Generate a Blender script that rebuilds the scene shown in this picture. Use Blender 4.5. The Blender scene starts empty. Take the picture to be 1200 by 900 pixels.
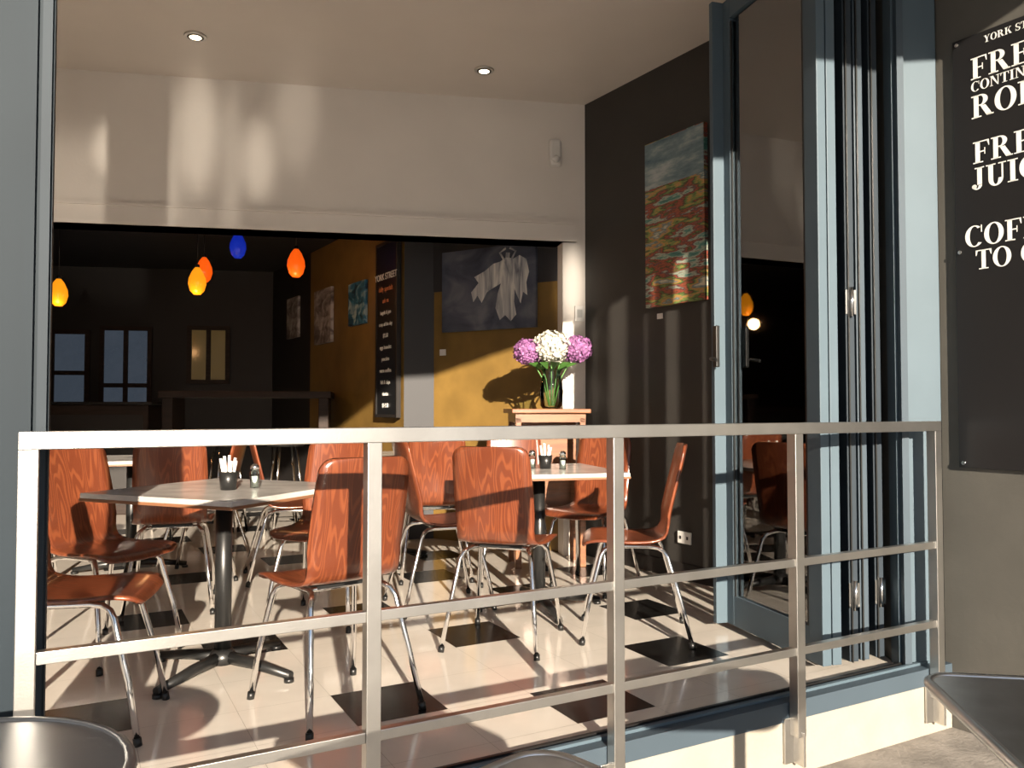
import bpy, bmesh, math, random
from mathutils import Vector, Matrix
random.seed(7)
scene = bpy.context.scene
R = math.radians
CA, SA = math.cos(R(28.4)), math.sin(R(28.4))
def UV(u, v): return (u*CA - v*SA, u*SA + v*CA)

# ------------------------------------------------------------------ materials
def mat(name, col, rough=0.5, metal=0.0, noise=0.0, nscale=8.0, bump=0.0, bscale=60.0, emis=None, estr=0.0,
        coat=0.0, stretch=(1,1,1), col2=None, spec=0.5):
    m = bpy.data.materials.new(name); m.use_nodes = True
    nt = m.node_tree; b = nt.nodes['Principled BSDF']
    b.inputs['Base Color'].default_value = (*col, 1)
    b.inputs['Roughness'].default_value = rough
    b.inputs['Metallic'].default_value = metal
    b.inputs['Specular IOR Level'].default_value = spec
    if coat: b.inputs['Coat Weight'].default_value = coat; b.inputs['Coat Roughness'].default_value = 0.08
    if emis: b.inputs['Emission Color'].default_value = (*emis, 1); b.inputs['Emission Strength'].default_value = estr
    tc = nt.nodes.new('ShaderNodeTexCoord'); mp = nt.nodes.new('ShaderNodeMapping')
    mp.inputs['Scale'].default_value = stretch
    nt.links.new(tc.outputs['Object'], mp.inputs['Vector'])
    if noise > 0 or col2:
        n = nt.nodes.new('ShaderNodeTexNoise'); n.inputs['Scale'].default_value = nscale
        n.inputs['Detail'].default_value = 6
        nt.links.new(mp.outputs[0], n.inputs['Vector'])
        r = nt.nodes.new('ShaderNodeValToRGB')
        c2 = col2 if col2 else tuple(min(1, c*(1+noise)) for c in col)
        c1 = col if col2 else tuple(c*(1-noise) for c in col)
        r.color_ramp.elements[0].position = 0.35; r.color_ramp.elements[1].position = 0.65
        r.color_ramp.elements[0].color = (*c1, 1); r.color_ramp.elements[1].color = (*c2, 1)
        nt.links.new(n.outputs['Fac'], r.inputs[0]); nt.links.new(r.outputs[0], b.inputs['Base Color'])
    if bump > 0:
        n2 = nt.nodes.new('ShaderNodeTexNoise'); n2.inputs['Scale'].default_value = bscale
        nt.links.new(mp.outputs[0], n2.inputs['Vector'])
        bp = nt.nodes.new('ShaderNodeBump'); bp.inputs['Strength'].default_value = bump; bp.inputs['Distance'].default_value = 0.01
        nt.links.new(n2.outputs['Fac'], bp.inputs['Height']); nt.links.new(bp.outputs[0], b.inputs['Normal'])
    return m

M = {}
M['white_wall'] = mat('white_plaster', (0.76,0.71,0.66), 0.7, noise=0.03, nscale=2, bump=0.05)
M['ceiling'] = mat('ceiling_paint', (0.75,0.695,0.64), 0.45, noise=0.03, nscale=1.5)
M['dark_wall'] = mat('charcoal_paint', (0.036,0.033,0.030), 0.6, noise=0.08, nscale=3, bump=0.05)
M['ext_wall'] = mat('exterior_grey_paint', (0.085,0.080,0.070), 0.7, noise=0.08, nscale=3, bump=0.08)
M['gold'] = mat('gold_wall_paint', (0.19,0.112,0.028), 0.45, noise=0.15, nscale=4)
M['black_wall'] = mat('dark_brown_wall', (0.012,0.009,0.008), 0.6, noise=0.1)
M['greycol'] = mat('grey_column_paint', (0.028,0.028,0.032), 0.6)
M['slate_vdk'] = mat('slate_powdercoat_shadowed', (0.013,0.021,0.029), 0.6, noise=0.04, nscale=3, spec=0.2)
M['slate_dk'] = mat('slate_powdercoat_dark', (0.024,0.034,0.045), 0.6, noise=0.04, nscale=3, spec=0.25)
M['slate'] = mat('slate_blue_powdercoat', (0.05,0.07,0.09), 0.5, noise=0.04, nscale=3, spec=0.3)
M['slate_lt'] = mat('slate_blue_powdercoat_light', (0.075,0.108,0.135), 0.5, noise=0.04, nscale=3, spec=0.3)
M['tile_w'] = mat('cream_vinyl_tile', (0.72,0.66,0.59), 0.14, noise=0.04, nscale=5, coat=0.5)
M['tile_b'] = mat('black_vinyl_tile', (0.006,0.006,0.006), 0.25, noise=0.5, nscale=30, spec=0.35)
M['fascia'] = mat('beige_render', (0.30,0.27,0.225), 0.8, noise=0.06, nscale=6, bump=0.2)
M['steel'] = mat('brushed_stainless', (0.60,0.585,0.56), 0.32, 1.0, noise=0.08, nscale=6, stretch=(1,1,1), bump=0.03, bscale=200)
M['chrome'] = mat('chrome', (0.8,0.8,0.8), 0.1, 1.0)
M['alu'] = mat('aluminium_tabletop', (0.55,0.55,0.56), 0.28, 1.0, noise=0.1, nscale=12)
M['dkalu'] = mat('dark_tabletop', (0.06,0.065,0.075), 0.3, 0.5)
M['blackm'] = mat('black_metal', (0.012,0.012,0.012), 0.35)
M['stone'] = mat('grey_laminate_top', (0.40,0.38,0.36), 0.25, col2=(0.58,0.55,0.52), nscale=7, coat=0.3)
M['edge'] = mat('brown_table_edge', (0.22,0.10,0.05), 0.4)
M['dkwood'] = mat('dark_bar_wood', (0.022,0.012,0.008), 0.6, noise=0.3, nscale=6, stretch=(1,1,6), spec=0.3)
M['mdwood'] = mat('cabinet_wood', (0.20,0.075,0.028), 0.35, noise=0.25, nscale=5, stretch=(1,1,8))
M['black'] = mat('black_board', (0.012,0.012,0.013), 0.3)
M['whitep'] = mat('white_plastic', (0.75,0.73,0.70), 0.4)
M['textw'] = mat('white_lettering', (0.85,0.85,0.82), 0.5)
M['texto'] = mat('orange_chalk', (0.6,0.20,0.08), 0.8)
M['chalk'] = mat('white_chalk', (0.7,0.7,0.68), 0.9)
M['ground'] = mat('asphalt_paving', (0.22,0.20,0.18), 0.85, noise=0.2, nscale=8, bump=0.3)
M['leaf'] = mat('leaf_green', (0.06,0.16,0.03), 0.5, noise=0.3)
M['petal_w'] = mat('white_petals', (0.55,0.53,0.45), 0.6)
M['petal_p'] = mat('purple_petals', (0.24,0.09,0.23), 0.6, noise=0.3, nscale=30)
M['lamp_o'] = mat('amber_glass', (0.8,0.12,0.01), 0.2, emis=(1.0,0.11,0.005), estr=0.8)
M['lamp_y'] = mat('yellow_glass', (0.8,0.3,0.01), 0.2, emis=(1.0,0.33,0.01), estr=0.9)
M['lamp_b'] = mat('blue_glass', (0.02,0.06,0.6), 0.2, emis=(0.01,0.05,1.0), estr=0.25)
M['bulb'] = mat('downlight_bulb', (1,0.9,0.7), 0.3, emis=(1,0.8,0.55), estr=5)
M['dimwin'] = mat('far_window_daylight', (0.05,0.06,0.08), 0.1, emis=(0.35,0.45,0.6), estr=0.10, col2=(0.0,0.0,0.0), nscale=3)
M['mirror_glow'] = mat('mirror_reflection_glow', (0.12,0.08,0.03), 0.1, emis=(0.8,0.55,0.22), estr=0.05)  # amber reflection in the far mirror, put in as emission

def glass_mat(name, tint=(0.9,0.95,0.95), refl=0.12):
    m = bpy.data.materials.new(name); m.use_nodes = True; nt = m.node_tree
    nt.nodes.remove(nt.nodes['Principled BSDF']); out = nt.nodes['Material Output']
    t = nt.nodes.new('ShaderNodeBsdfTransparent'); t.inputs[0].default_value = (*tint,1)
    g = nt.nodes.new('ShaderNodeBsdfGlossy'); g.inputs['Roughness'].default_value = 0.02
    f = nt.nodes.new('ShaderNodeFresnel'); f.inputs[0].default_value = 1.5
    a = nt.nodes.new('ShaderNodeMath'); a.operation='ADD'; a.inputs[1].default_value = refl*0.5; a.use_clamp=True
    mx = nt.nodes.new('ShaderNodeMixShader')
    nt.links.new(f.outputs[0], a.inputs[0]); nt.links.new(a.outputs[0], mx.inputs[0])
    nt.links.new(t.outputs[0], mx.inputs[1]); nt.links.new(g.outputs[0], mx.inputs[2]); nt.links.new(mx.outputs[0], out.inputs[0])
    return m
M['glass'] = glass_mat('door_glass', refl=0.45); M['vglass'] = glass_mat('vase_glass', (0.85,0.93,0.9), 0.1)

def ramp_mat(name, stops, scale=(1,1,1), nscale=3, dist=1.5, rough=0.45, detail=8, nrough=0.5):
    m = bpy.data.materials.new(name); m.use_nodes = True; nt = m.node_tree; b = nt.nodes['Principled BSDF']
    b.inputs['Roughness'].default_value = rough
    tc = nt.nodes.new('ShaderNodeTexCoord'); mp = nt.nodes.new('ShaderNodeMapping'); mp.inputs['Scale'].default_value = scale
    nt.links.new(tc.outputs['Object'], mp.inputs[0])
    n = nt.nodes.new('ShaderNodeTexNoise'); n.inputs['Scale'].default_value = nscale; n.inputs['Detail'].default_value = detail
    n.inputs['Distortion'].default_value = dist; n.inputs['Roughness'].default_value = nrough
    nt.links.new(mp.outputs[0], n.inputs['Vector'])
    r = nt.nodes.new('ShaderNodeValToRGB'); e = r.color_ramp.elements
    while len(e) > 1: e.remove(e[-1])
    e[0].position = stops[0][0]; e[0].color = (*stops[0][1],1)
    for p,c in stops[1:]:
        x = e.new(p); x.color = (*c,1)
    nt.links.new(n.outputs['Fac'], r.inputs[0]); nt.links.new(r.outputs[0], b.inputs['Base Color'])
    return m
def ply_mat():
    m = bpy.data.materials.new('red_stained_plywood'); m.use_nodes = True; nt = m.node_tree; b = nt.nodes['Principled BSDF']
    b.inputs['Roughness'].default_value = 0.28; b.inputs['Coat Weight'].default_value = 0.4; b.inputs['Coat Roughness'].default_value = 0.15
    tc = nt.nodes.new('ShaderNodeTexCoord'); mp = nt.nodes.new('ShaderNodeMapping'); mp.inputs['Scale'].default_value = (9,1.6,1.2)
    nt.links.new(tc.outputs['Object'], mp.inputs[0])
    n = nt.nodes.new('ShaderNodeTexNoise'); n.inputs['Scale'].default_value = 1.2; n.inputs['Detail'].default_value = 2; n.inputs['Distortion'].default_value=0.4
    nt.links.new(mp.outputs[0], n.inputs['Vector'])
    mu = nt.nodes.new('ShaderNodeMath'); mu.operation='MULTIPLY'; mu.inputs[1].default_value = 110
    si = nt.nodes.new('ShaderNodeMath'); si.operation='SINE'
    nt.links.new(n.outputs['Fac'], mu.inputs[0]); nt.links.new(mu.outputs[0], si.inputs[0])
    r = nt.nodes.new('ShaderNodeValToRGB'); r.color_ramp.elements[0].position=0.0; r.color_ramp.elements[1].position=0.9
    r.color_ramp.elements[0].color=(0.125,0.031,0.013,1); r.color_ramp.elements[1].color=(0.19,0.052,0.020,1)
    nt.links.new(si.outputs[0], r.inputs[0]); nt.links.new(r.outputs[0], b.inputs['Base Color'])
    return m
M['ply'] = ply_mat()
M['landscape'] = ramp_mat('painting_landscape', [(0.34,(0.02,0.09,0.10)),(0.40,(0.08,0.26,0.22)),(0.435,(0.45,0.48,0.38)),(0.46,(0.09,0.045,0.06)),(0.49,(0.42,0.10,0.05)),(0.515,(0.07,0.05,0.03)),(0.545,(0.16,0.28,0.08)),(0.58,(0.60,0.28,0.08)),(0.61,(0.10,0.20,0.22)),(0.67,(0.7,0.64,0.5))], (1.0,1,4.5), 2.4, 0.0, nrough=0.6)
M['landsky'] = ramp_mat('painting_sky', [(0.35,(0.07,0.13,0.17)),(0.5,(0.18,0.26,0.29)),(0.65,(0.45,0.50,0.50))], (1.2,2,5), 2, 0.0, nrough=0.65)
M['angelbg'] = ramp_mat('painting_dark_blue', [(0.3,(0.03,0.04,0.065)),(0.5,(0.075,0.09,0.13)),(0.7,(0.16,0.17,0.2))], (1,1,1.5), 3, 1.0)
M['dress'] = ramp_mat('painting_white_dress', [(0.32,(0.14,0.15,0.19)),(0.48,(0.42,0.43,0.45)),(0.68,(0.75,0.74,0.70))], (9,9,1.2), 2.5, 1.0)
M['art_blue'] = ramp_mat('painting_blue', [(0.35,(0.01,0.03,0.06)),(0.5,(0.03,0.15,0.25)),(0.62,(0.3,0.4,0.42))], (2,2,3), 3, 1)
M['art_grey'] = ramp_mat('painting_grey', [(0.35,(0.08,0.06,0.06)),(0.5,(0.25,0.22,0.2)),(0.62,(0.45,0.42,0.4))], (2,2,3), 3, 1)

# ------------------------------------------------------------------ mesh builder
class Bd:
    def __init__(s): s.bm = bmesh.new(); s.mats = []
    def mi(s, k):
        if k not in s.mats: s.mats.append(k)
        return s.mats.index(k)
    def faces(s, fs, k, smooth=False):
        i = s.mi(k)
        for f in fs: f.material_index = i; f.smooth = smooth
    def box(s, c, d, k, rz=0.0, bev=0.0, M4=None):
        mt = (M4 or Matrix.Identity(4)) @ Matrix.Translation(Vector(c)) @ Matrix.Rotation(rz,4,'Z') @ Matrix.Diagonal((*d,1))
        r = bmesh.ops.create_cube(s.bm, size=1.0, matrix=mt)
        fs = set(f for v in r['verts'] for f in v.link_faces)
        s.faces(fs, k)
        if bev > 0:
            es = set(e for v in r['verts'] for e in v.link_edges)
            rr = bmesh.ops.bevel(s.bm, geom=list(es), offset=bev, segments=2, profile=0.5, affect='EDGES')
            s.faces(rr['faces'], k)
    def prism(s, pts, z0, z1, k):
        lo = [s.bm.verts.new((x,y,z0)) for x,y in pts]; hi = [s.bm.verts.new((x,y,z1)) for x,y in pts]
        n = len(pts); fs = [s.bm.faces.new(lo[::-1]), s.bm.faces.new(hi)]
        for i in range(n): fs.append(s.bm.faces.new((lo[i],lo[(i+1)%n],hi[(i+1)%n],hi[i])))
        s.faces(fs, k)
    def wall(s, p, q, z0, z1, th, k):
        d = Vector((q[0]-p[0], q[1]-p[1])); n = Vector((-d.y, d.x)).normalized()*th
        pts = [p, q, (q[0]+n.x,q[1]+n.y), (p[0]+n.x,p[1]+n.y)]
        if th < 0: pts = pts[::-1]
        s.prism(pts, z0, z1, k)
    def tube(s, pts, r, k, seg=10, radii=None, cap=True):
        P = [Vector(p) for p in pts]; rings = []; n = len(P); up = Vector((0.123,0.456,0.88)).normalized()
        pv = None
        for i,p in enumerate(P):
            t = (P[min(i+1,n-1)] - P[max(i-1,0)]).normalized()
            if pv is None:
                a = t.cross(up); 
                if a.length < 1e-3: a = t.cross(Vector((1,0,0)))
                a.normalize()
            else:
                a = (pv - t*pv.dot(t)).normalized()
            pv = a; b = t.cross(a); rr = radii[i] if radii else r
            rings.append([s.bm.verts.new(p + (a*math.cos(w)+b*math.sin(w))*rr) for w in [2*math.pi*j/seg for j in range(seg)]])
        fs = []
        for i in range(n-1):
            for j in range(seg):
                fs.append(s.bm.faces.new((rings[i][j],rings[i][(j+1)%seg],rings[i+1][(j+1)%seg],rings[i+1][j])))
        s.faces(fs, k, True)
        if cap: s.faces([s.bm.faces.new(rings[0][::-1]), s.bm.faces.new(rings[-1])], k)
    def lathe(s, c, prof, k, seg=20, smooth=True):
        s.tube([(c[0],c[1],c[2]+z) for r,z in prof], 0, k, seg, radii=[max(r,1e-4) for r,z in prof])
    def obj(s, name, loc=(0,0,0), rz=0.0, parent=None):
        bmesh.ops.recalc_face_normals(s.bm, faces=s.bm.faces)
        me = bpy.data.meshes.new(name); s.bm.to_mesh(me); s.bm.free()
        for k in s.mats: me.materials.append(M[k])
        return place(name, me, loc, rz, parent)
def place(name, me, loc=(0,0,0), rz=0.0, parent=None):
    o = bpy.data.objects.new(name, me); scene.collection.objects.link(o)
    o.location = loc; o.rotation_euler[2] = rz
    if parent: o.parent = parent
    return o
def empty(name, loc=(0,0,0), rz=0):
    e = bpy.data.objects.new(name, None); scene.collection.objects.link(e); e.location = loc; e.rotation_euler[2]=rz
    e.empty_display_size = 0.1
    return e
def text(name, body, loc, rz, size, key, parent=None, align='LEFT', bold=0.0, sx=1.0):
    c = bpy.data.curves.new(name, 'FONT'); c.body = body; c.size = size; c.extrude = 0.001; c.offset = bold; c.align_x = align
    c.materials.append(M[key])
    o = bpy.data.objects.new(name, c); scene.collection.objects.link(o)
    o.location = loc; o.rotation_euler = (math.pi/2, 0, rz); o.scale = (sx,1,1)
    if parent: o.parent = parent
    return o
# --- simple bold serif alphabet (unit cap height), faces drawn in local XZ plane
def serif_text(name, body, x0, z0, h, parent, y=-0.0075, key='textw', sx=1.0):
    b = Bd(); S=.055; X=[x0]
    def q(pts):
        vs=[b.bm.verts.new((X[0]+px*h*sx, y, z0+pz*h)) for px,pz in pts]; b.faces([b.bm.faces.new(vs)],key)
    def r(a,c,d,e): q([(a,c),(d,c),(d,e),(a,e)])
    def arc(cx,cz,ro,rz,ri,riz,a0,a1,n=20):
        for i in range(n):
            t0=R(a0+(a1-a0)*i/n); t1=R(a0+(a1-a0)*(i+1)/n)
            q([(cx+ri*math.cos(t0),cz+riz*math.sin(t0)),(cx+ro*math.cos(t0),cz+rz*math.sin(t0)),(cx+ro*math.cos(t1),cz+rz*math.sin(t1)),(cx+ri*math.cos(t1),cz+riz*math.sin(t1))])
    for ch in body:
        w=.3
        if ch=='I': r(.1,0,.29,1); r(0,0,.39,S); r(0,1-S,.39,1); w=.39
        elif ch in 'FEL':
            r(.09,0,.28,1)
            if ch=='L': r(0,1-S,.4,1)
            else:
                r(0,1-S,.64,1); q([(.64,1),(.56,1-S),(.62,.72),(.65,.72)]); r(.28,.48,.48,.54); r(.45,.36,.49,.66)
            if ch=='F': r(0,0,.4,S); w=.66
            else: r(0,0,.66,S); q([(.66,0),(.7,.3),(.66,.3),(.56,S)]); w=.70
        elif ch=='T': r(.26,0,.45,1); r(.14,0,.57,S); r(0,1-S,.71,1); q([(0,1),(0,.72),(.04,.72),(.1,1-S)]); q([(.71,1),(.61,1-S),(.67,.72),(.71,.72)]); w=.71
        elif ch=='R': r(.09,0,.28,1); r(0,0,.38,S); r(0,1-S,.36,1); arc(.34,.75,.29,.25,.11,.2,-90,90); r(.28,.5,.36,.56); q([(.34,.5),(.54,.5),(.80,0),(.58,0)]); r(.58,0,.84,S); w=.83
        elif ch=='H': r(.09,0,.28,1); r(.55,0,.74,1); r(.28,.48,.55,.54); [r(a,c,a+.38,c+S) for a in (0,.46) for c in (0,1-S)]; w=.84
        elif ch=='N': r(.1,0,.17,1); r(.67,0,.74,1); q([(.05,1),(.29,1),(.74,0),(.66,0)]); r(0,0,.28,S); r(.54,1-S,.86,1); r(0,1-S,.2,1); w=.86
        elif ch=='A': q([(.33,1),(.43,1),(.78,0),(.57,0)]); q([(.33,1),(.39,1),(.15,0),(.08,0)]); r(.2,.3,.55,.36); r(0,0,.26,S); r(.48,0,.86,S); w=.86
        elif ch=='O': arc(.4,.5,.4,.52,.2,.47,0,360,32); w=.8
        elif ch=='C': arc(.4,.5,.4,.52,.2,.47,50,318,28); r(.67,.66,.72,1.0); w=.75
        elif ch=='G': arc(.4,.5,.4,.52,.2,.47,50,310,28); r(.67,.66,.72,1.0); r(.55,.02,.73,.42); r(.46,.4,.8,.45); w=.83
        elif ch=='U': r(.09,.3,.28,1); r(.6,.3,.67,1); arc(.38,.32,.29,.34,.1,.27,180,360,16); r(0,1-S,.38,1); r(.48,1-S,.78,1); w=.78
        elif ch=='J': r(.22,.2,.41,1); r(.12,1-S,.5,1); arc(.21,.18,.2,.2,.06,.14,180,360,12); arc(.1,.14,.1,.1,0.001,.001,0,360,14); w=.52
        elif ch=='S': arc(.3,.75,.28,.27,.12,.21,50,200,12); q([(.03,.68),(.16,.62),(.58,.28),(.5,.42)]); q([(.03,.68),(.05,.56),(.46,.3),(.5,.42),(.2,.62)]); arc(.32,.26,.28,.28,.12,.22,-150,50,14); r(.5,.7,.55,1); r(.03,.0,.08,.32); w=.62
        elif ch=='Y': r(.3,0,.49,.5); q([(.08,1),(.29,1),(.49,.5),(.3,.45)]); q([(.62,1),(.69,1),(.49,.5),(.42,.45)]); r(0,1-S,.36,1); r(.54,1-S,.8,1); r(.2,0,.6,S); w=.78
        elif ch=='K': r(.09,0,.28,1); r(0,0,.38,S); r(0,1-S,.38,1); q([(.28,.42),(.34,.42),(.7,1),(.62,1)]); q([(.36,.6),(.5,.66),(.82,0),(.6,0)]); r(.55,0,.86,S); r(.5,1-S,.8,1); w=.86
        X[0]+=(w+.05)*h*sx
    return b.obj(name,(0,0,0),0,parent)

CEIL = 3.3
# ------------------------------------------------------------------ FLOOR
T = 0.33; EU, EV = 1.675, 3.481
blk = {(-5,-1),(-2,-2),(0,-3),(2,-2),(-1,2),(-3,1),(-4,3),(3,0),(1,4),(0,0),(-7,1),(4,3),(-6,4),(2,2),(-1,-4)}
blk.discard((-1,-4))
b = Bd()
vmin = 2.14
for j in range(-4, 24):
    for i in range(-17, 6):
        u0 = EU+(i-.5)*T; u1=u0+T; v0=EV+(j-.5)*T; v1=v0+T
        v0 = max(v0, vmin)
        if v1 <= v0: continue
        black = (i,j) in blk if j < 5 else (i+3*j)%5==0
        g = 0.0008
        vs = [b.bm.verts.new((*UV(a,c),0.0)) for a,c in ((u0+g,v0+g),(u1-g,v0+g),(u1-g,v1-g),(u0+g,v1-g))]
        b.faces([b.bm.faces.new(vs)], 'tile_b' if black else 'tile_w')
b.mi('fascia')
b.prism([UV(EU-17.5*T,vmin),UV(EU+5.5*T,vmin),UV(EU+5.5*T,EV+23.5*T),UV(EU-17.5*T,EV+23.5*T)], -0.2, -0.001, 'fascia')
b.obj('floor')
b = Bd(); b.prism([(-14,-14),(14,-14),(14,12),(-14,12)], -0.35,-0.25,'ground'); b.obj('ground_outside')
b = Bd(); b.prism([UV(-2.2,2.11),UV(3.2,2.11),UV(3.2,2.14),UV(-2.2,2.14)], -0.25,-0.055,'fascia'); b.obj('wall_fascia')
b = Bd()
b.prism([UV(-0.4,2.105),UV(3.2,2.105),UV(3.2,2.22),UV(-0.4,2.22)], -0.055,0.012,'slate')
b.prism([UV(-0.4,2.15),UV(3.2,2.15),UV(3.2,2.165),UV(-0.4,2.165)], 0.012,0.022,'slate_lt')
b.prism([UV(-0.4,2.19),UV(3.2,2.19),UV(3.2,2.2),UV(-0.4,2.2)], 0.012,0.02,'blackm')
b.obj('trim_threshold')

# ------------------------------------------------------------------ WALLS
C = (0.546,5.9)
def RW(t): return (C[0]+0.632*t, C[1]-t)
b = Bd(); b.wall(RW(2.45), RW(-0.02), 0, CEIL, -0.15, 'dark_wall'); b.obj('wall_right')
BL, BR = (-5.0,4.90), (0.447,5.9)
bd = Vector((BR[0]-BL[0],BR[1]-BL[1])).normalized(); bn = Vector((-bd.y,bd.x))
b = Bd(); b.wall(BL, (C[0]+0.02,C[1]+0.02), 2.3, CEIL, 0.18, 'white_wall'); b.obj('wall_bulkhead')
b = Bd()
for off,z0,z1 in ((.030,2.275,2.40),(.045,2.40,2.415),(.040,2.275,2.30)):
    b.wall((BL[0]-bn.x*off,BL[1]-bn.y*off), (BR[0]+0.02-bn.x*off,BR[1]-bn.y*off), z0, z1, off+.001 if z0>2.3 else off+.19, 'white_wall')
b.obj('trim_bulkhead')
b = Bd()
jl = (0.37, 5.885)
b.wall(jl, (C[0]+0.02,C[1]+0.02), 0, 2.3, 0.16, 'white_wall'); b.obj('wall_jamb')
G0 = (0.39,6.03); G1 = (-0.646,6.67); K1=(-0.88,6.60)
b = Bd(); b.wall(G0, G1, 0, 2.72, -0.12, 'gold')
b.obj('wall_gold')
b = Bd(); b.wall((G1[0]+0.01,G1[1]), K1, 0, 2.72, -0.25, 'greycol'); b.obj('wall_column')
def SW(t): return (K1[0]-0.632*t, K1[1]+t)
b = Bd(); b.wall(SW(0), SW(2.0), 0, 2.72, -0.12, 'gold'); b.wall(SW(2.0), SW(3.2), 0, 2.72, -0.12, 'black_wall')
b.obj('wall_inner_side')
b = Bd()
b.wall((G0[0],G0[1]-0.004), (G1[0],G1[1]-0.004), 2.02, 2.72, 0.004,'greycol'); b.obj('trim_picture_band')
W0b, W1b = (-2.85,9.80), (-7.6,9.0)
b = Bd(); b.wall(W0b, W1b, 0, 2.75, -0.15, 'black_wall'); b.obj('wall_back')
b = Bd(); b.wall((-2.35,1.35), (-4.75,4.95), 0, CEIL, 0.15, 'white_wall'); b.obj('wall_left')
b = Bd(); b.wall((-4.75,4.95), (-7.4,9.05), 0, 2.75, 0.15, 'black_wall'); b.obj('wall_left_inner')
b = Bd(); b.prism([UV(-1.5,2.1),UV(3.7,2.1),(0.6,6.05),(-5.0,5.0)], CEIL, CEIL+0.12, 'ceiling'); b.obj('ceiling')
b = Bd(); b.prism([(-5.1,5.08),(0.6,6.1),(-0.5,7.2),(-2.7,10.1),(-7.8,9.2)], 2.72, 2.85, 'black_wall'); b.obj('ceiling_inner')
b = Bd(); b.prism([UV(-1.5,2.1),UV(3.6,2.1),UV(3.6,2.3),UV(-1.5,2.3)], 3.08, CEIL+0.3, 'slate'); b.obj('wall_header')
b = Bd(); b.prism([UV(-3.0,0.05),UV(5.0,0.05),UV(5.0,2.1),UV(-3.0,2.1)], 3.15, 3.30, 'white_wall'); b.obj('sun_blocker_slab')  # unseen slab added outside to keep direct sun off the upper walls
X0 = (1.80,3.40)
def XW(t): return (X0[0]+0.632*t, X0[1]-t)
b = Bd(); b.wall(XW(0), XW(3.2), -0.25, 3.6, 0.3, 'ext_wall'); b.obj('wall_exterior_right')
b = Bd(); b.prism([(1.60,3.43),(2.2,3.47),(2.2,3.62),(1.60,3.6)], 0, CEIL, 'ext_wall'); b.obj('wall_return')
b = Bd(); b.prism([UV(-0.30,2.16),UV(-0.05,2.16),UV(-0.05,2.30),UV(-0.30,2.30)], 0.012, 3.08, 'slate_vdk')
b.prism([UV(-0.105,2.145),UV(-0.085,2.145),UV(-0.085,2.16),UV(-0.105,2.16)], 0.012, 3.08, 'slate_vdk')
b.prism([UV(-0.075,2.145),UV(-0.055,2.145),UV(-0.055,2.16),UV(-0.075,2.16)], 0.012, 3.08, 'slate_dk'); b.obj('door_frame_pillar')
b = Bd()
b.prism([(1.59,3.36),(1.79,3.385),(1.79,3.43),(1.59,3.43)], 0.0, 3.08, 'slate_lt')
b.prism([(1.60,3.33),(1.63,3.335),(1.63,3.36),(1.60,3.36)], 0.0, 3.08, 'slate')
b.obj('door_jamb')
b = Bd(); b.wall(RW(1.6),RW(0.0),0,0.1,0.012,'black_wall'); b.obj('baseboard_right')

# ------------------------------------------------------------------ folding doors
def leaf(near, far, name, k='slate_lt', hz_=(1.5,), gasket=True):
    p = Vector(near); q = Vector(far); d = q-p; L = d.length; a = math.atan2(d.y,d.x)
    b = Bd(); Z0, Z1 = 0.03, 3.06; st=0.085; th=0.042
    b.box((st/2,0,(Z0+Z1)/2),(st,th,Z1-Z0),k,bev=0.003)
    b.box((L-st/2,0,(Z0+Z1)/2),(st,th,Z1-Z0),k,bev=0.003)
    b.box((L/2,0,Z0+0.07),(L-2*st,th*0.95,0.14),k); b.box((L/2,0,Z1-0.05),(L-2*st,th*0.95,0.10),k)
    b.box((L/2,0,(Z0+Z1)/2),(L-2*st+0.01,0.008,Z1-Z0-0.22),'glass')
    for s in (1,-1):
        b.box((st+0.006,s*0.016,(Z0+Z1)/2),(0.012,0.006,Z1-Z0-0.24),'blackm')
        b.box((L-st-0.006,s*0.016,(Z0+Z1)/2),(0.012,0.006,Z1-Z0-0.24),'blackm')
    if gasket: b.box((-0.004,0.012,(Z0+Z1)/2),(0.010,0.006,Z1-Z0),'blackm')
    for hz in hz_:
        b.tube([(-0.012,0.0,hz-0.06),(-0.012,0.0,hz+0.06)],0.009,'chrome',8)
        b.box((-0.003,0,hz),(0.006,0.05,0.10),'chrome')
    return b, L, (p.x,p.y,0), a
leaves = [((1.262,3.275),(1.05,3.97),'slate_lt',(),False),((1.308,3.29),(1.12,3.98),'slate_lt',(),False),((1.395,3.335),(1.22,4.03),'slate_dk',(0.3,1.5),True),((1.45,3.36),(1.275,4.06),'slate',(),True),((1.53,3.40),(1.365,4.09),'slate_dk',(0.3,),True)]  # one slate finish: sunlit leaves coloured paler, shaded ones darker
for n,(a_,b_,kk,hh,gk) in enumerate(leaves):
    bb,L,loc,ang = leaf(a_,b_,'x',kk,hh,gk)
    if n == 0:
        # closing stile return at the free end
        bb.box((L-0.012,0.045,1.545),(0.03,0.07,3.03),'slate_lt',bev=.003)
        bb.box((L-0.05,0.085,1.36),(0.035,0.02,0.20),'blackm',bev=0.004)
        bb.tube([(L-0.05,0.095,1.30),(L-0.05,0.115,1.30),(L-0.12,0.118,1.29)],0.008,'blackm',8)
    bb.obj('door_%d'%(n+1), loc, ang)

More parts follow.
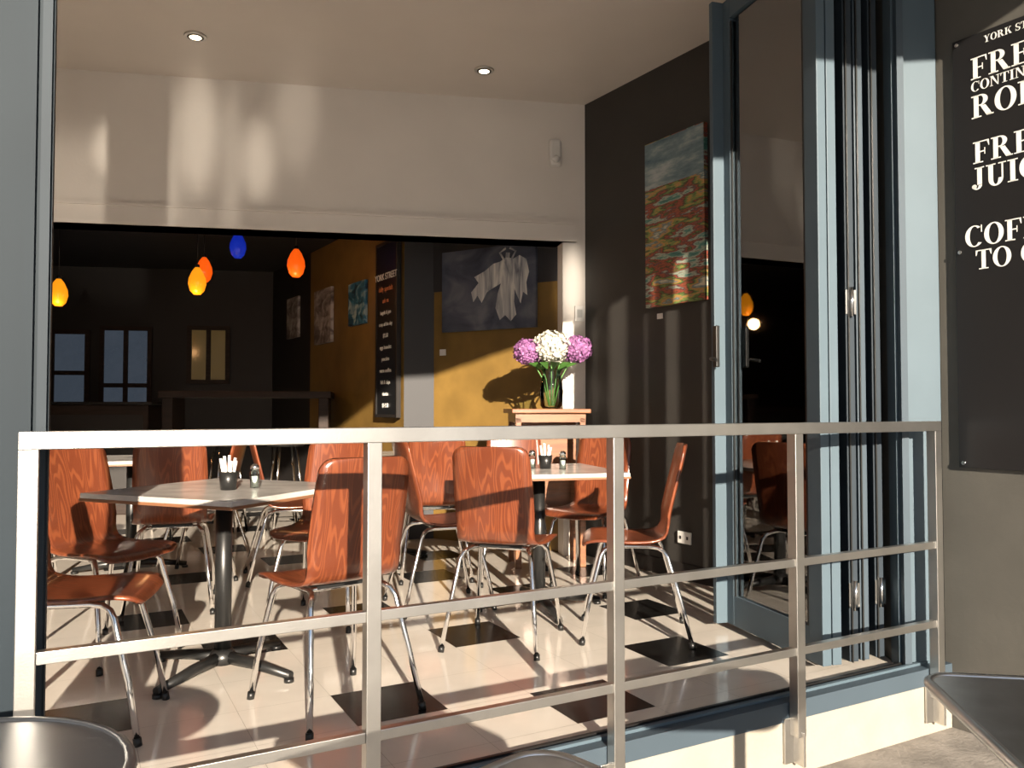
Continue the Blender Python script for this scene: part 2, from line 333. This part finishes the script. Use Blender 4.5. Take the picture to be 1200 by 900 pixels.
# ------------------------------------------------------------------ railing
b = Bd(); V0=2.08; U0=-0.085; UL=3.152; a=R(28.4)
def bx(u,v,z,du,dv,dz,k='steel',bev=0.002):
    x,y = UV(u,v); b.box((x,y,z),(du,dv,dz),k,a,bev)
bx(U0+UL/2,V0,0.99,UL+0.04,0.04,0.04)
for s in range(5):
    u = U0+UL*s/4
    bx(u,V0,0.435,0.04,0.04,1.07)
    bx(u,V0+0.022,-0.12,0.09,0.008,0.16)
    bx(u,V0-0.006,-0.14,0.01,0.05,0.12)
    for dz in (-0.17,-0.08):
        x,y=UV(u+0.03,V0+0.012); b.tube([(x,y,dz),(x+SA*0.012,y-CA*0.012,dz)],0.009,'chrome',6)
for s in range(4):
    for z in (0.513,0.20):
        bx(U0+UL*(s+.5)/4,V0,z,UL/4-0.04,0.026,0.028,bev=0.0015)
b.obj('steel_railing')

# ------------------------------------------------------------------ chair mesh
def chair_mesh():
    b = Bd()
    P = [(-.262,.895),(-.240,.80),(-.212,.69),(-.188,.59),(-.172,.52),(-.145,.472),(-.08,.452),(.03,.450),(.13,.456),(.195,.448),(.222,.425)]
    Wd= [.172,.178,.182,.182,.178,.180,.195,.205,.205,.200,.195]
    dense=[]
    n=len(P)
    for i in range(n-1):
        p0=P[max(i-1,0)];p1=P[i];p2=P[i+1];p3=P[min(i+2,n-1)]
        for k in range(10):
            t=k/10
            f=lambda a,b_,c,d:0.5*((2*b_)+(-a+c)*t+(2*a-5*b_+4*c-d)*t*t+(-a+3*b_-3*c+d)*t**3)
            dense.append((f(p0[0],p1[0],p2[0],p3[0]),f(p0[1],p1[1],p2[1],p3[1]),Wd[i]*(1-t)+Wd[i+1]*t, (i+t)/(n-1)))
    dense.append((*P[-1],Wd[-1],1.0))
    cum=[0]
    for i in range(1,len(dense)): cum.append(cum[-1]+math.hypot(dense[i][0]-dense[i-1][0],dense[i][1]-dense[i-1][1]))
    Ltot=cum[-1]
    S=[0,.002,.006,.012,.02,.03,.045]+[.045+(Ltot-.09)*k/26 for k in range(1,26)]+[Ltot-.045,Ltot-.03,Ltot-.02,Ltot-.012,Ltot-.006,Ltot-.002,Ltot]
    def samp(s):
        for i in range(1,len(cum)):
            if cum[i]>=s-1e-9:
                t=(s-cum[i-1])/max(cum[i]-cum[i-1],1e-9)
                return [dense[i-1][q]*(1-t)+dense[i][q]*t for q in range(4)]
        return list(dense[-1])
    nw=10; top=[];bot=[]; th=.011; r=.05
    for s in S:
        y,z,w,f=samp(s); d=min(s,Ltot-s)
        if d<r: w-= r-math.sqrt(max(r*r-(r-d)**2,0))
        a_=samp(max(s-.004,0)); c_=samp(min(s+.004,Ltot)); ty,tz=c_[0]-a_[0],c_[1]-a_[1]; l=math.hypot(ty,tz)
        rt=[];rb=[]
        for j in range(nw+1):
            u=-1+2*j/nw; x=w*u
            back=max(0,min(1,(z-.46)/.12)); cy=.022*u*u*back; cz=.008*u*u*(1-back)
            rt.append(b.bm.verts.new((x,y+cy+(-tz/l)*th*0.5*1,z+cz+(ty/l)*th*0.5)))
            rb.append(b.bm.verts.new((x,y+cy-(-tz/l)*th*0.5*1,z+cz-(ty/l)*th*0.5)))
        top.append(rt);bot.append(rb)
    fs=[]
    for i in range(len(S)-1):
        for j in range(nw):
            fs.append(b.bm.faces.new((top[i][j],top[i][j+1],top[i+1][j+1],top[i+1][j])))
            fs.append(b.bm.faces.new((bot[i][j],bot[i+1][j],bot[i+1][j+1],bot[i][j+1])))
        fs.append(b.bm.faces.new((top[i][0],top[i+1][0],bot[i+1][0],bot[i][0])))
        fs.append(b.bm.faces.new((top[i][nw],bot[i][nw],bot[i+1][nw],top[i+1][nw])))
    for i in (0,len(S)-1):
        for j in range(nw): fs.append(b.bm.faces.new((top[i][j],bot[i][j],bot[i][j+1],top[i][j+1])))
    b.faces(fs,'ply',True)
    for s in (1,-1):
        b.tube([(s*.215,-.262,0.012),(s*.190,-.215,.20),(s*.165,-.16,.39),(s*.155,-.145,.415),(s*.14,-.12,.428),(s*.13,-.08,.432),
                (s*.13,.06,.432),(s*.14,.10,.428),(s*.155,.125,.415),(s*.165,.14,.39),(s*.192,.19,.20),(s*.210,.225,.012)],.0105,'chrome',10)
        b.tube([(s*.2155,-.263,0.0),(s*.2135,-.259,0.025)],.0135,'blackm',10)
        b.tube([(s*.2105,.226,0.0),(s*.209,.222,0.025)],.0135,'blackm',10)
    for y in (.05,-.07): b.tube([(-.13,y,.432),(.13,y,.432)],.009,'chrome',8)
    b.box((0,0,.438),(.2,.16,.012),'blackm')
    bmesh.ops.recalc_face_normals(b.bm, faces=b.bm.faces)
    me=bpy.data.meshes.new('dining_chair'); b.bm.to_mesh(me); b.bm.free()
    for k in b.mats: me.materials.append(M[k])
    return me
cm = chair_mesh()
for (x,y,ang) in [(-.65,2.96,130),(-.03,3.76,74),(.56,3.86,174),(-1.76,3.54,-24),(-1.44,2.74,12),(-.38,4.42,22),
                  (.46,4.87,238),(.02,5.07,272),(-.95,4.12,262),(-1.83,4.40,108),(-1.98,5.22,185),(-2.75,4.75,60),(-1.40,5.15,20),(-.50,5.2,100)]:
    place('dining_chair', cm, (x,y,0), R(ang-90))

# ------------------------------------------------------------------ cafe tables
def table_mesh():
    b = Bd()
    b.box((0,0,.727),(.74,.74,.022),'stone',bev=.004); b.box((0,0,.712),(.745,.745,.012),'edge',bev=.003)
    b.tube([(0,0,.05),(0,0,.70)],.033,'blackm',16); b.lathe((0,0,.69),[(.12,0),(.12,.016)],'blackm',16)
    b.lathe((0,0,.035),[(.05,0),(.055,.03),(.035,.06)],'blackm',16)
    for k in range(4):
        a=k*math.pi/2
        b.tube([(math.cos(a)*.02,math.sin(a)*.02,.06),(math.cos(a)*.16,math.sin(a)*.16,.05),(math.cos(a)*.34,math.sin(a)*.34,.025)],.02,'blackm',8,radii=[.026,.022,.016])
        b.lathe((math.cos(a)*.33,math.sin(a)*.33,0),[(.02,0),(.02,.015)],'blackm',10)
    bmesh.ops.recalc_face_normals(b.bm, faces=b.bm.faces)
    me=bpy.data.meshes.new('cafe_table'); b.bm.to_mesh(me); b.bm.free()
    for k in b.mats: me.materials.append(M[k])
    return me
tm = table_mesh()
tabs=[(-1.17,3.31,-23),(.145,4.36,15),(-2.5,5.35,20),(-.95,5.80,12)]
for x,y,r in tabs: place('cafe_table',tm,(x,y,0),R(r))
def caddy(x,y,z=.738):
    b=Bd(); b.lathe((0,0,0),[(.03,0),(.038,.07),(.036,.072),(.028,.01)],'blackm',16)
    for k in range(7):
        a=k*.9; b.tube([(.012*math.cos(a),.012*math.sin(a),.015),(.03*math.cos(a),.03*math.sin(a),.115+.01*(k%3))],.006,'whitep',6)
    b.obj('sugar_sachet_caddy',(x,y,z))
def shaker(x,y,z=.738):
    b=Bd(); b.lathe((0,0,0),[(.018,0),(.02,.06),(.016,.075)],'vglass',12); b.lathe((0,0,.075),[(.018,0),(.018,.014),(.008,.022)],'chrome',12)
    b.lathe((0,0,.002),[(.015,0),(.015,.045)],'whitep',12); b.obj('salt_shaker',(x,y,z))
caddy(-1.13,3.24); shaker(-1.05,3.32); caddy(.18,4.38); shaker(.27,4.33); shaker(.11,4.42)

# ------------------------------------------------------------------ outdoor tables
def rtable(x,y,rz,s,rad,k,name):
    b=Bd(); pts=[]
    for cx,cy,a0 in ((1,1,0),(-1,1,90),(-1,-1,180),(1,-1,270)):
        for i in range(9):
            a=R(a0+i*11.25); pts.append((cx*(s/2-rad)+rad*math.cos(a), cy*(s/2-rad)+rad*math.sin(a)))
    b.prism(pts,.455,.478,k)
    P=[(p[0],p[1],.472) for p in pts]+[(pts[0][0],pts[0][1],.472)]
    b.tube(P,.011,'alu' if k=='alu' else k,8,cap=False)
    b.tube([(0,0,-.2),(0,0,.455)],.028,'alu',14)
    for q in range(4):
        a=q*math.pi/2+.785; b.tube([(0,0,-.2),(math.cos(a)*.26,math.sin(a)*.26,-.235)],.015,'alu',8)
    b.obj(name,(x,y,0),R(rz))
rtable(1.15,1.46,-9,.6,.06,'alu','outdoor_table')
rtable(.04,1.03,43,.55,.07,'alu','outdoor_table')
rtable(-.90,1.25,0,.58,.289,'dkalu','outdoor_table')

# ------------------------------------------------------------------ ceiling fittings
for x,y in ((-1.90,4.80),(-.184,5.29)):
    b=Bd(); b.lathe((0,0,-.012),[(.062,0),(.066,.008),(.06,.012)],'steel',24); b.lathe((0,0,-.0145),[(.034,0),(.036,.004)],'bulb',20)
    b.lathe((0,0,-.0135),[(.048,0),(.048,.003)],'blackm',20)
    b.obj('downlight',(x,y,CEIL))
t=(0.315-BL[0])/(BR[0]-BL[0]); sy=BL[1]+(BR[1]-BL[1])*t
b=Bd(); b.box((0,0,0),(.09,.05,.2),'whitep',bev=.02); b.lathe((0,-.025,-.05),[(.001,-.03),(.03,-.01),(.03,.01),(.001,.03)],'whitep',16)
b.obj('motion_sensor',(0.315,sy-.03,2.92),math.atan2(bd.y,bd.x))

# pendants
for nme,x,y,z,k in (('pendant_lamp',-3.93,7.0,2.07,'lamp_y'),('pendant_lamp',-2.73,7.0,2.17,'lamp_y'),('pendant_lamp',-2.9,7.6,2.37,'lamp_o'),('pendant_lamp',-1.82,6.8,2.29,'lamp_o'),('pendant_lamp',-2.55,7.5,2.58,'lamp_b')):
    b=Bd(); b.lathe((0,0,-.12),[(.03,0),(.058,.03),(.075,.09),(.07,.14),(.045,.2),(.02,.235)],k,20)
    b.lathe((0,0,.11),[(.02,0),(.018,.03),(.006,.035)],'blackm',10)
    if z+.14<2.7: b.tube([(0,0,.14),(0,0,2.72-z)],.003,'blackm',6)
    b.obj(nme,(x,y,z))

# ------------------------------------------------------------------ pictures
def canvas(name,p,dirv,w,z0,z1,k,off=0.02,frame=None):
    d=Vector(dirv).normalized(); ang=math.atan2(d.y,d.x); n=Vector((d.y,-d.x))
    b=Bd(); b.box((0,0,0),(w,.03,z1-z0),k)
    if frame:
        for s in (1,-1):
            b.box((s*w/2,0,0),(.025,.04,z1-z0+.025),frame); b.box((0,0,s*(z1-z0)/2),(w,.04,.025),frame)
    c=(p[0]+n.x*off,p[1]+n.y*off,(z0+z1)/2)
    return b.obj(name,c,ang), ang
pm=RW(0.797)
o,ang=canvas('landscape_painting',pm,(.632,-1),.53,1.72,2.80,'landscape')
b=Bd(); b.box((0,0,0),(.526,.003,.30),'landsky'); b.obj('painted_sky',(0,-.0165,.385),0,o)
b=Bd(); b.box((0,0,0),(.05,.006,.035),'whitep'); p=RW(.66); b.obj('picture_label',(p[0]-.845*.005,p[1]-.534*.005,1.66),ang)
b=Bd(); b.box((0,0,0),(.115,.012,.075),'whitep',bev=.004)
for s in (-1,1): b.box((s*.03,-.007,.0),(.012,.004,.02),'blackm')
p=RW(.84); b.obj('power_socket',(p[0]-.845*.008,p[1]-.534*.008,.26),ang)
gd=Vector((G0[0]-G1[0],G0[1]-G1[1]))
gdn=gd.normalized()
c0=(-0.18,6.375)
s_=(Vector(c0)-Vector(G1)).dot(gdn); pc=(G1[0]+gdn.x*s_, G1[1]+gdn.y*s_)
o,ang=canvas('figure_painting',pc,gd,.88,1.68,2.33,'angelbg',off=.022)
b=Bd()
# draped figure: arms overhead, cloth sweeping to both sides and trailing down
sil=[(.19,.235),(.235,.21),(.30,.235),(.36,.20),(.385,.10),(.36,.02),(.37,-.08),(.33,-.05),(.31,-.14),(.27,-.06),(.255,-.02),(.25,-.12),(.27,-.22),(.22,-.27),(.17,-.22),(.12,-.255),(.08,-.16),(.10,-.05),(.13,.03),(.06,.0),(.0,-.03),(-.05,-.11),(-.09,-.05),(-.13,-.10),(-.15,-.02),(-.08,.05),(-.12,.10),(-.02,.14),(.06,.19),(.12,.20)]
f=[b.bm.verts.new((x,0,z)) for x,z in sil]; ff=b.bm.faces.new(f); b.faces([ff],'dress')
b.tube([(.19,0,.225),(.195,0,.265)],.018,'dress',10)
b.tube([(.165,0,.20),(.12,0,.27),(.175,0,.30)],.009,'dress',6); b.tube([(.22,0,.20),(.265,0,.27),(.21,0,.30)],.009,'dress',6)
fo=b.obj('painted_figure',(0,-.0165,0),0,o); fo.scale=(1,.05,1)
b=Bd(); b.box((0,0,0),(.06,.006,.05),'whitep'); q=(G1[0]+gdn.x*.1,G1[1]+gdn.y*.1); b.obj('picture_label',(q[0]+gdn.y*.008,q[1]-gdn.x*.008,1.52),ang)
swd=(.632,-1)
o,ang=canvas('chalkboard_menu',SW(.22),swd,.42,1.0,2.46,'black',frame='black_wall',off=.03)
lines=[('YORK STREET',.07,'chalk'),('daily specials',.055,'texto'),('ask us',.05,'texto'),('bagels & jam',.042,'chalk'),('soup of the day',.042,'chalk'),('$9.50',.045,'chalk'),('eggs benedict',.042,'chalk'),('pancakes',.042,'chalk'),('warm muffins',.042,'chalk'),('fish & chips',.042,'chalk'),('risotto',.042,'chalk'),('$14.50',.045,'chalk')]
z=.42
for tx,s,k in lines:
    t_=text('chalk_line',tx,(0,-.022,z),0,s*1.1,k,o,'CENTER',0.0004,.95); z-=.098
for t0,w,z0,z1,k,nm in ((.82,.40,1.83,2.22,'art_blue','abstract_painting'),(1.6,.50,1.72,2.27,'art_grey','abstract_painting'),(2.45,.4,1.85,2.3,'art_grey','abstract_painting')):
    canvas(nm,SW(t0),swd,w,z0,z1,k)

# ------------------------------------------------------------------ back-wall doors/windows
wd=Vector((W0b[0]-W1b[0],W0b[1]-W1b[1])).normalized(); wa=math.atan2(wd.y,wd.x)
def backpt(px):
    k=(px-600)/950.0
    s=(k*W1b[1]-W1b[0])/(wd.x-k*wd.y); return (W1b[0]+wd.x*s, W1b[1]+wd.y*s)
def bwin(name,x0,x1,z0,z1,k,nx,nz):
    pa,pb=backpt(x0),backpt(x1); c=((pa[0]+pb[0])/2+wd.y*.03,(pa[1]+pb[1])/2-wd.x*.03,(z0+z1)/2); w=math.dist(pa,pb)
    b=Bd(); b.box((0,0,0),(w,.01,z1-z0),k)
    for i in range(nx+1): b.box((-w/2+w*i/nx,-.01,0),(.05,.04,z1-z0+.05),'dkwood')
    for i in range(nz+1): b.box((0,-.01,-(z1-z0)/2+(z1-z0)*i/nz),(w,.038,.05),'dkwood')
    b.obj(name,c,wa)
bwin('door_back',120,176,0.0,2.0,'dimwin',2,3)
bwin('window_1',62,103,1.0,1.95,'dimwin',1,2)
bwin('mirror_back',222,267,1.38,2.02,'mirror_glow',2,1)  # narrow mirror, its reflection drawn as a faint glow
b=Bd(); b.box((0,0,.55),(1.6,.5,1.1),'dkwood',bev=.01); b.box((0,0,1.115),(1.7,.58,.03),'black',bev=.005)
b.box((0,-.255,.55),(1.5,.01,.9),'black_wall'); b.obj('service_counter',(-4.5,8.3,0),wa)

# bar table & stools
def bar_table(x,y,rz):
    b=Bd(); b.box((0,0,1.19),(1.5,.6,.06),'dkwood',bev=.006)
    for sx in (-1,1):
        b.box((sx*.68,0,.58),(.09,.5,1.16),'dkwood',bev=.006)
    b.box((0,0,.3),(1.3,.05,.08),'dkwood'); b.obj('bar_table',(x,y,0),R(rz))
def stool(x,y):
    b=Bd(); b.lathe((0,0,.74),[(.15,0),(.17,.02),(.17,.04),(.14,.055)],'blackm',20)
    for k in range(4):
        a=k*math.pi/2+.785; b.tube([(math.cos(a)*.1,math.sin(a)*.1,.74),(math.cos(a)*.2,math.sin(a)*.2,.0)],.011,'chrome',8)
    pts=[(math.cos(t*math.pi/8)*.165,math.sin(t*math.pi/8)*.165,.25) for t in range(17)]
    b.tube(pts,.008,'chrome',8,cap=False); b.obj('bar_stool',(x,y,0))
bar_table(-2.45,7.6,10)
for x,y in ((-1.95,7.0),(-2.45,6.95),(-2.95,6.85)): stool(x,y)

# ------------------------------------------------------------------ flower stand, vase, flowers
b=Bd()
b.box((0,0,1.045),(.54,.36,.03),'mdwood',bev=.005); b.box((0,0,1.0),(.48,.30,.06),'mdwood')
for sx in (-1,1):
    for sy in (-1,1): b.box((sx*.22,sy*.13,.5),(.04,.04,1.0),'mdwood',bev=.003)
b.box((0,0,.35),(.44,.26,.02),'mdwood'); b.box((0,.12,.68),(.42,.015,.62),'mdwood')
b.obj('flower_stand',(.235,5.58,0),R(10))
e=empty('flower_vase',(.27,5.56,1.061))
b=Bd(); b.lathe((0,0,0),[(.06,0),(.075,.02),(.082,.12),(.07,.2),(.06,.24),(.075,.27)],'vglass',24); b.obj('vase',(0,0,0),0,e)
b=Bd()
heads=[(-.165,-.02,.39,.095,'petal_p'),(0,-.04,.42,.125,'petal_w'),(.175,.0,.41,.10,'petal_p'),(-.10,.07,.39,.09,'petal_p'),(.09,.08,.44,.09,'petal_w')]
for x,y,z,r,k in heads:
    b.tube([(x*.1,y*.1,.02),(x*.35,y*.35,.2),(x,y,z)],.005,'leaf',6)
for q in range(9):
    a=q*.7; L=.13; p0=Vector((.05*math.cos(a),.05*math.sin(a),.26)); p1=p0+Vector((math.cos(a)*L,math.sin(a)*L,.05)); sd=Vector((-math.sin(a),math.cos(a),0))*.035; m_=(p0+p1)/2+Vector((0,0,.03))
    vs=[b.bm.verts.new(v) for v in (p0,m_-sd,p1,m_+sd)]; b.faces([b.bm.faces.new(vs)],'leaf')
b.obj('stems_and_leaves',(0,0,0),0,e)
for hn,(x,y,z,r,k) in enumerate(heads):
    b=Bd(); N=150
    b.lathe((0,0,-r*.8),[(.001,0),(r*.55,r*.25),(r*.78,r*.8),(r*.55,r*1.35),(.001,r*1.6)],k,12)
    for i in range(N):
        ph=math.acos(1-2*(i+.5)/N); th=i*2.39996
        n=Vector((math.sin(ph)*math.cos(th),math.sin(ph)*math.sin(th),math.cos(ph)*.85))
        c=n*r*random.uniform(.88,1.04); nn=(n+Vector([random.uniform(-.35,.35) for _ in range(3)])).normalized()
        t1=nn.orthogonal().normalized(); t1.rotate(Matrix.Rotation(random.random()*3,3,nn)); t2=nn.cross(t1)
        s=.017
        for da,db in ((t1,t2),(t2,-t1),(-t1,-t2),(-t2,t1)):
            vs=[b.bm.verts.new(v) for v in (c,c+da*s+db*s*.15+nn*.004,c+(da+db)*s*.85+nn*.007,c+db*s+da*s*.15+nn*.004)]
            b.faces([b.bm.faces.new(vs)],k)
    b.obj('hydrangea_head_%d'%(hn+1),(x,y,z),0,e)
b=Bd(); b.box((0,0,0),(.07,.01,.115),'whitep',bev=.003); b.box((0,-.006,0),(.04,.004,.06),'steel'); b.obj('light_switch',(.49,5.865,1.75),math.atan2(bd.y,bd.x))

# ------------------------------------------------------------------ exterior sign
p0=XW(.0666); sd=(.632,-1); W=.95
dS=Vector(sd).normalized(); nS=Vector((dS.y,-dS.x))
cx=(p0[0]+dS.x*W/2,p0[1]+dS.y*W/2)
b=Bd(); b.box((0,0,0),(W,.012,1.76),'black',bev=.002)
for sx in (-1,1):
    for zz in (-.86,0,.86): b.tube([(sx*(W/2-.02),-.006,zz),(sx*(W/2-.02),-.012,zz)],.008,'chrome',8)
angS=math.atan2(dS.y,dS.x)
sg=b.obj('menu_sign',(cx[0]+nS.x*.010,cx[1]+nS.y*.010,1.70),angS)
for tx,px,z,s in (('YORK STREET',1163,2.53,.028),('FRESH',1147,2.395,.088),('CONTINENTAL',1147,2.345,.040),('ROLLS',1147,2.235,.092),('FRESH',1148,2.05,.088),('JUICE',1146,1.945,.088),('COFFEE',1137,1.715,.084),('TO GO',1149,1.620,.078)):
    k=(px-600)/950.; t=(3.4*k-1.8)/(.632+k); x=(t-.0666)*1.183-W/2
    serif_text('lettering',tx,x,z-1.70,s,sg,sx=1.12)

# ------------------------------------------------------------------ LIGHTS
sd_=Vector((-.27,1,-.30)).normalized()
L=bpy.data.lights.new('sun','SUN'); L.energy=13.5; L.color=(1.0,.87,.70); L.angle=R(.6)
o=bpy.data.objects.new('sun',L); scene.collection.objects.link(o); o.rotation_euler=sd_.to_track_quat('-Z','Y').to_euler(); o.location=(3,-6,5)
def spot(loc,tgt,size,power,col=(1,.88,.72),blend=1.0,sx=1):
    l=bpy.data.lights.new('window_reflection_glint','SPOT'); l.energy=power; l.color=col; l.spot_size=R(size); l.spot_blend=blend; l.shadow_soft_size=.06
    o=bpy.data.objects.new('window_reflection_glint',l); scene.collection.objects.link(o); o.location=loc
    o.rotation_euler=(Vector(tgt)-Vector(loc)).to_track_quat('-Z','Y').to_euler(); o.scale=(sx,1,1)
src=(1.5,-5.5,1.0)
for px,py,sz,pw,sx in ((125,170,2.2,2600,.6),(228,150,5.0,2400,.35),(300,185,3.6,2000,.4),(190,185,7,1300,.14),(268,190,7,1200,.12),(345,130,5,900,.4),(90,235,6,1200,1.6)):
    Y=5.2+ (px-58)/614*.64+.02; spot(src,((px-600)/950*Y,Y,1.06+(479-py)/950*Y),sz,pw,sx=sx)
spot((.6,-5.5,1.2),(.44,5.9,1.95),3.6,7000,sx=.35)
for x,y,z,e_ in ((-2.73,6.9,1.95,4),(-1.82,6.7,2.05,3),(-3.9,6.9,1.9,3)):
    l=bpy.data.lights.new('pendant_glow','POINT'); l.energy=e_; l.color=(1,.5,.2); l.shadow_soft_size=.06
    o=bpy.data.objects.new('pendant_glow',l); scene.collection.objects.link(o); o.location=(x,y,z)

w=bpy.data.worlds.new('World'); scene.world=w; w.use_nodes=True; nt=w.node_tree; bg=nt.nodes['Background']
tc=nt.nodes.new('ShaderNodeTexCoord'); sp=nt.nodes.new('ShaderNodeSeparateXYZ'); rp=nt.nodes.new('ShaderNodeValToRGB')
nt.links.new(tc.outputs['Generated'],sp.inputs[0]); nt.links.new(sp.outputs[2],rp.inputs[0]); nt.links.new(rp.outputs[0],bg.inputs[0])
e=rp.color_ramp.elements; e[0].position=0.0; e[0].color=(.75,.72,.68,1); e[1].position=.6; e[1].color=(.40,.55,.78,1)
bg.inputs[1].default_value=1.0

# ------------------------------------------------------------------ CAMERA
cam=bpy.data.cameras.new('camera'); co=bpy.data.objects.new('camera',cam); scene.collection.objects.link(co)
cam.sensor_fit='HORIZONTAL'; cam.sensor_width=36; cam.lens=28.5; cam.clip_start=.05
co.location=(0,0,1.06); co.rotation_euler=(R(91.75),0,0); scene.camera=co
scene.view_settings.view_transform='Standard'; scene.view_settings.look='None'; scene.view_settings.exposure=0.08
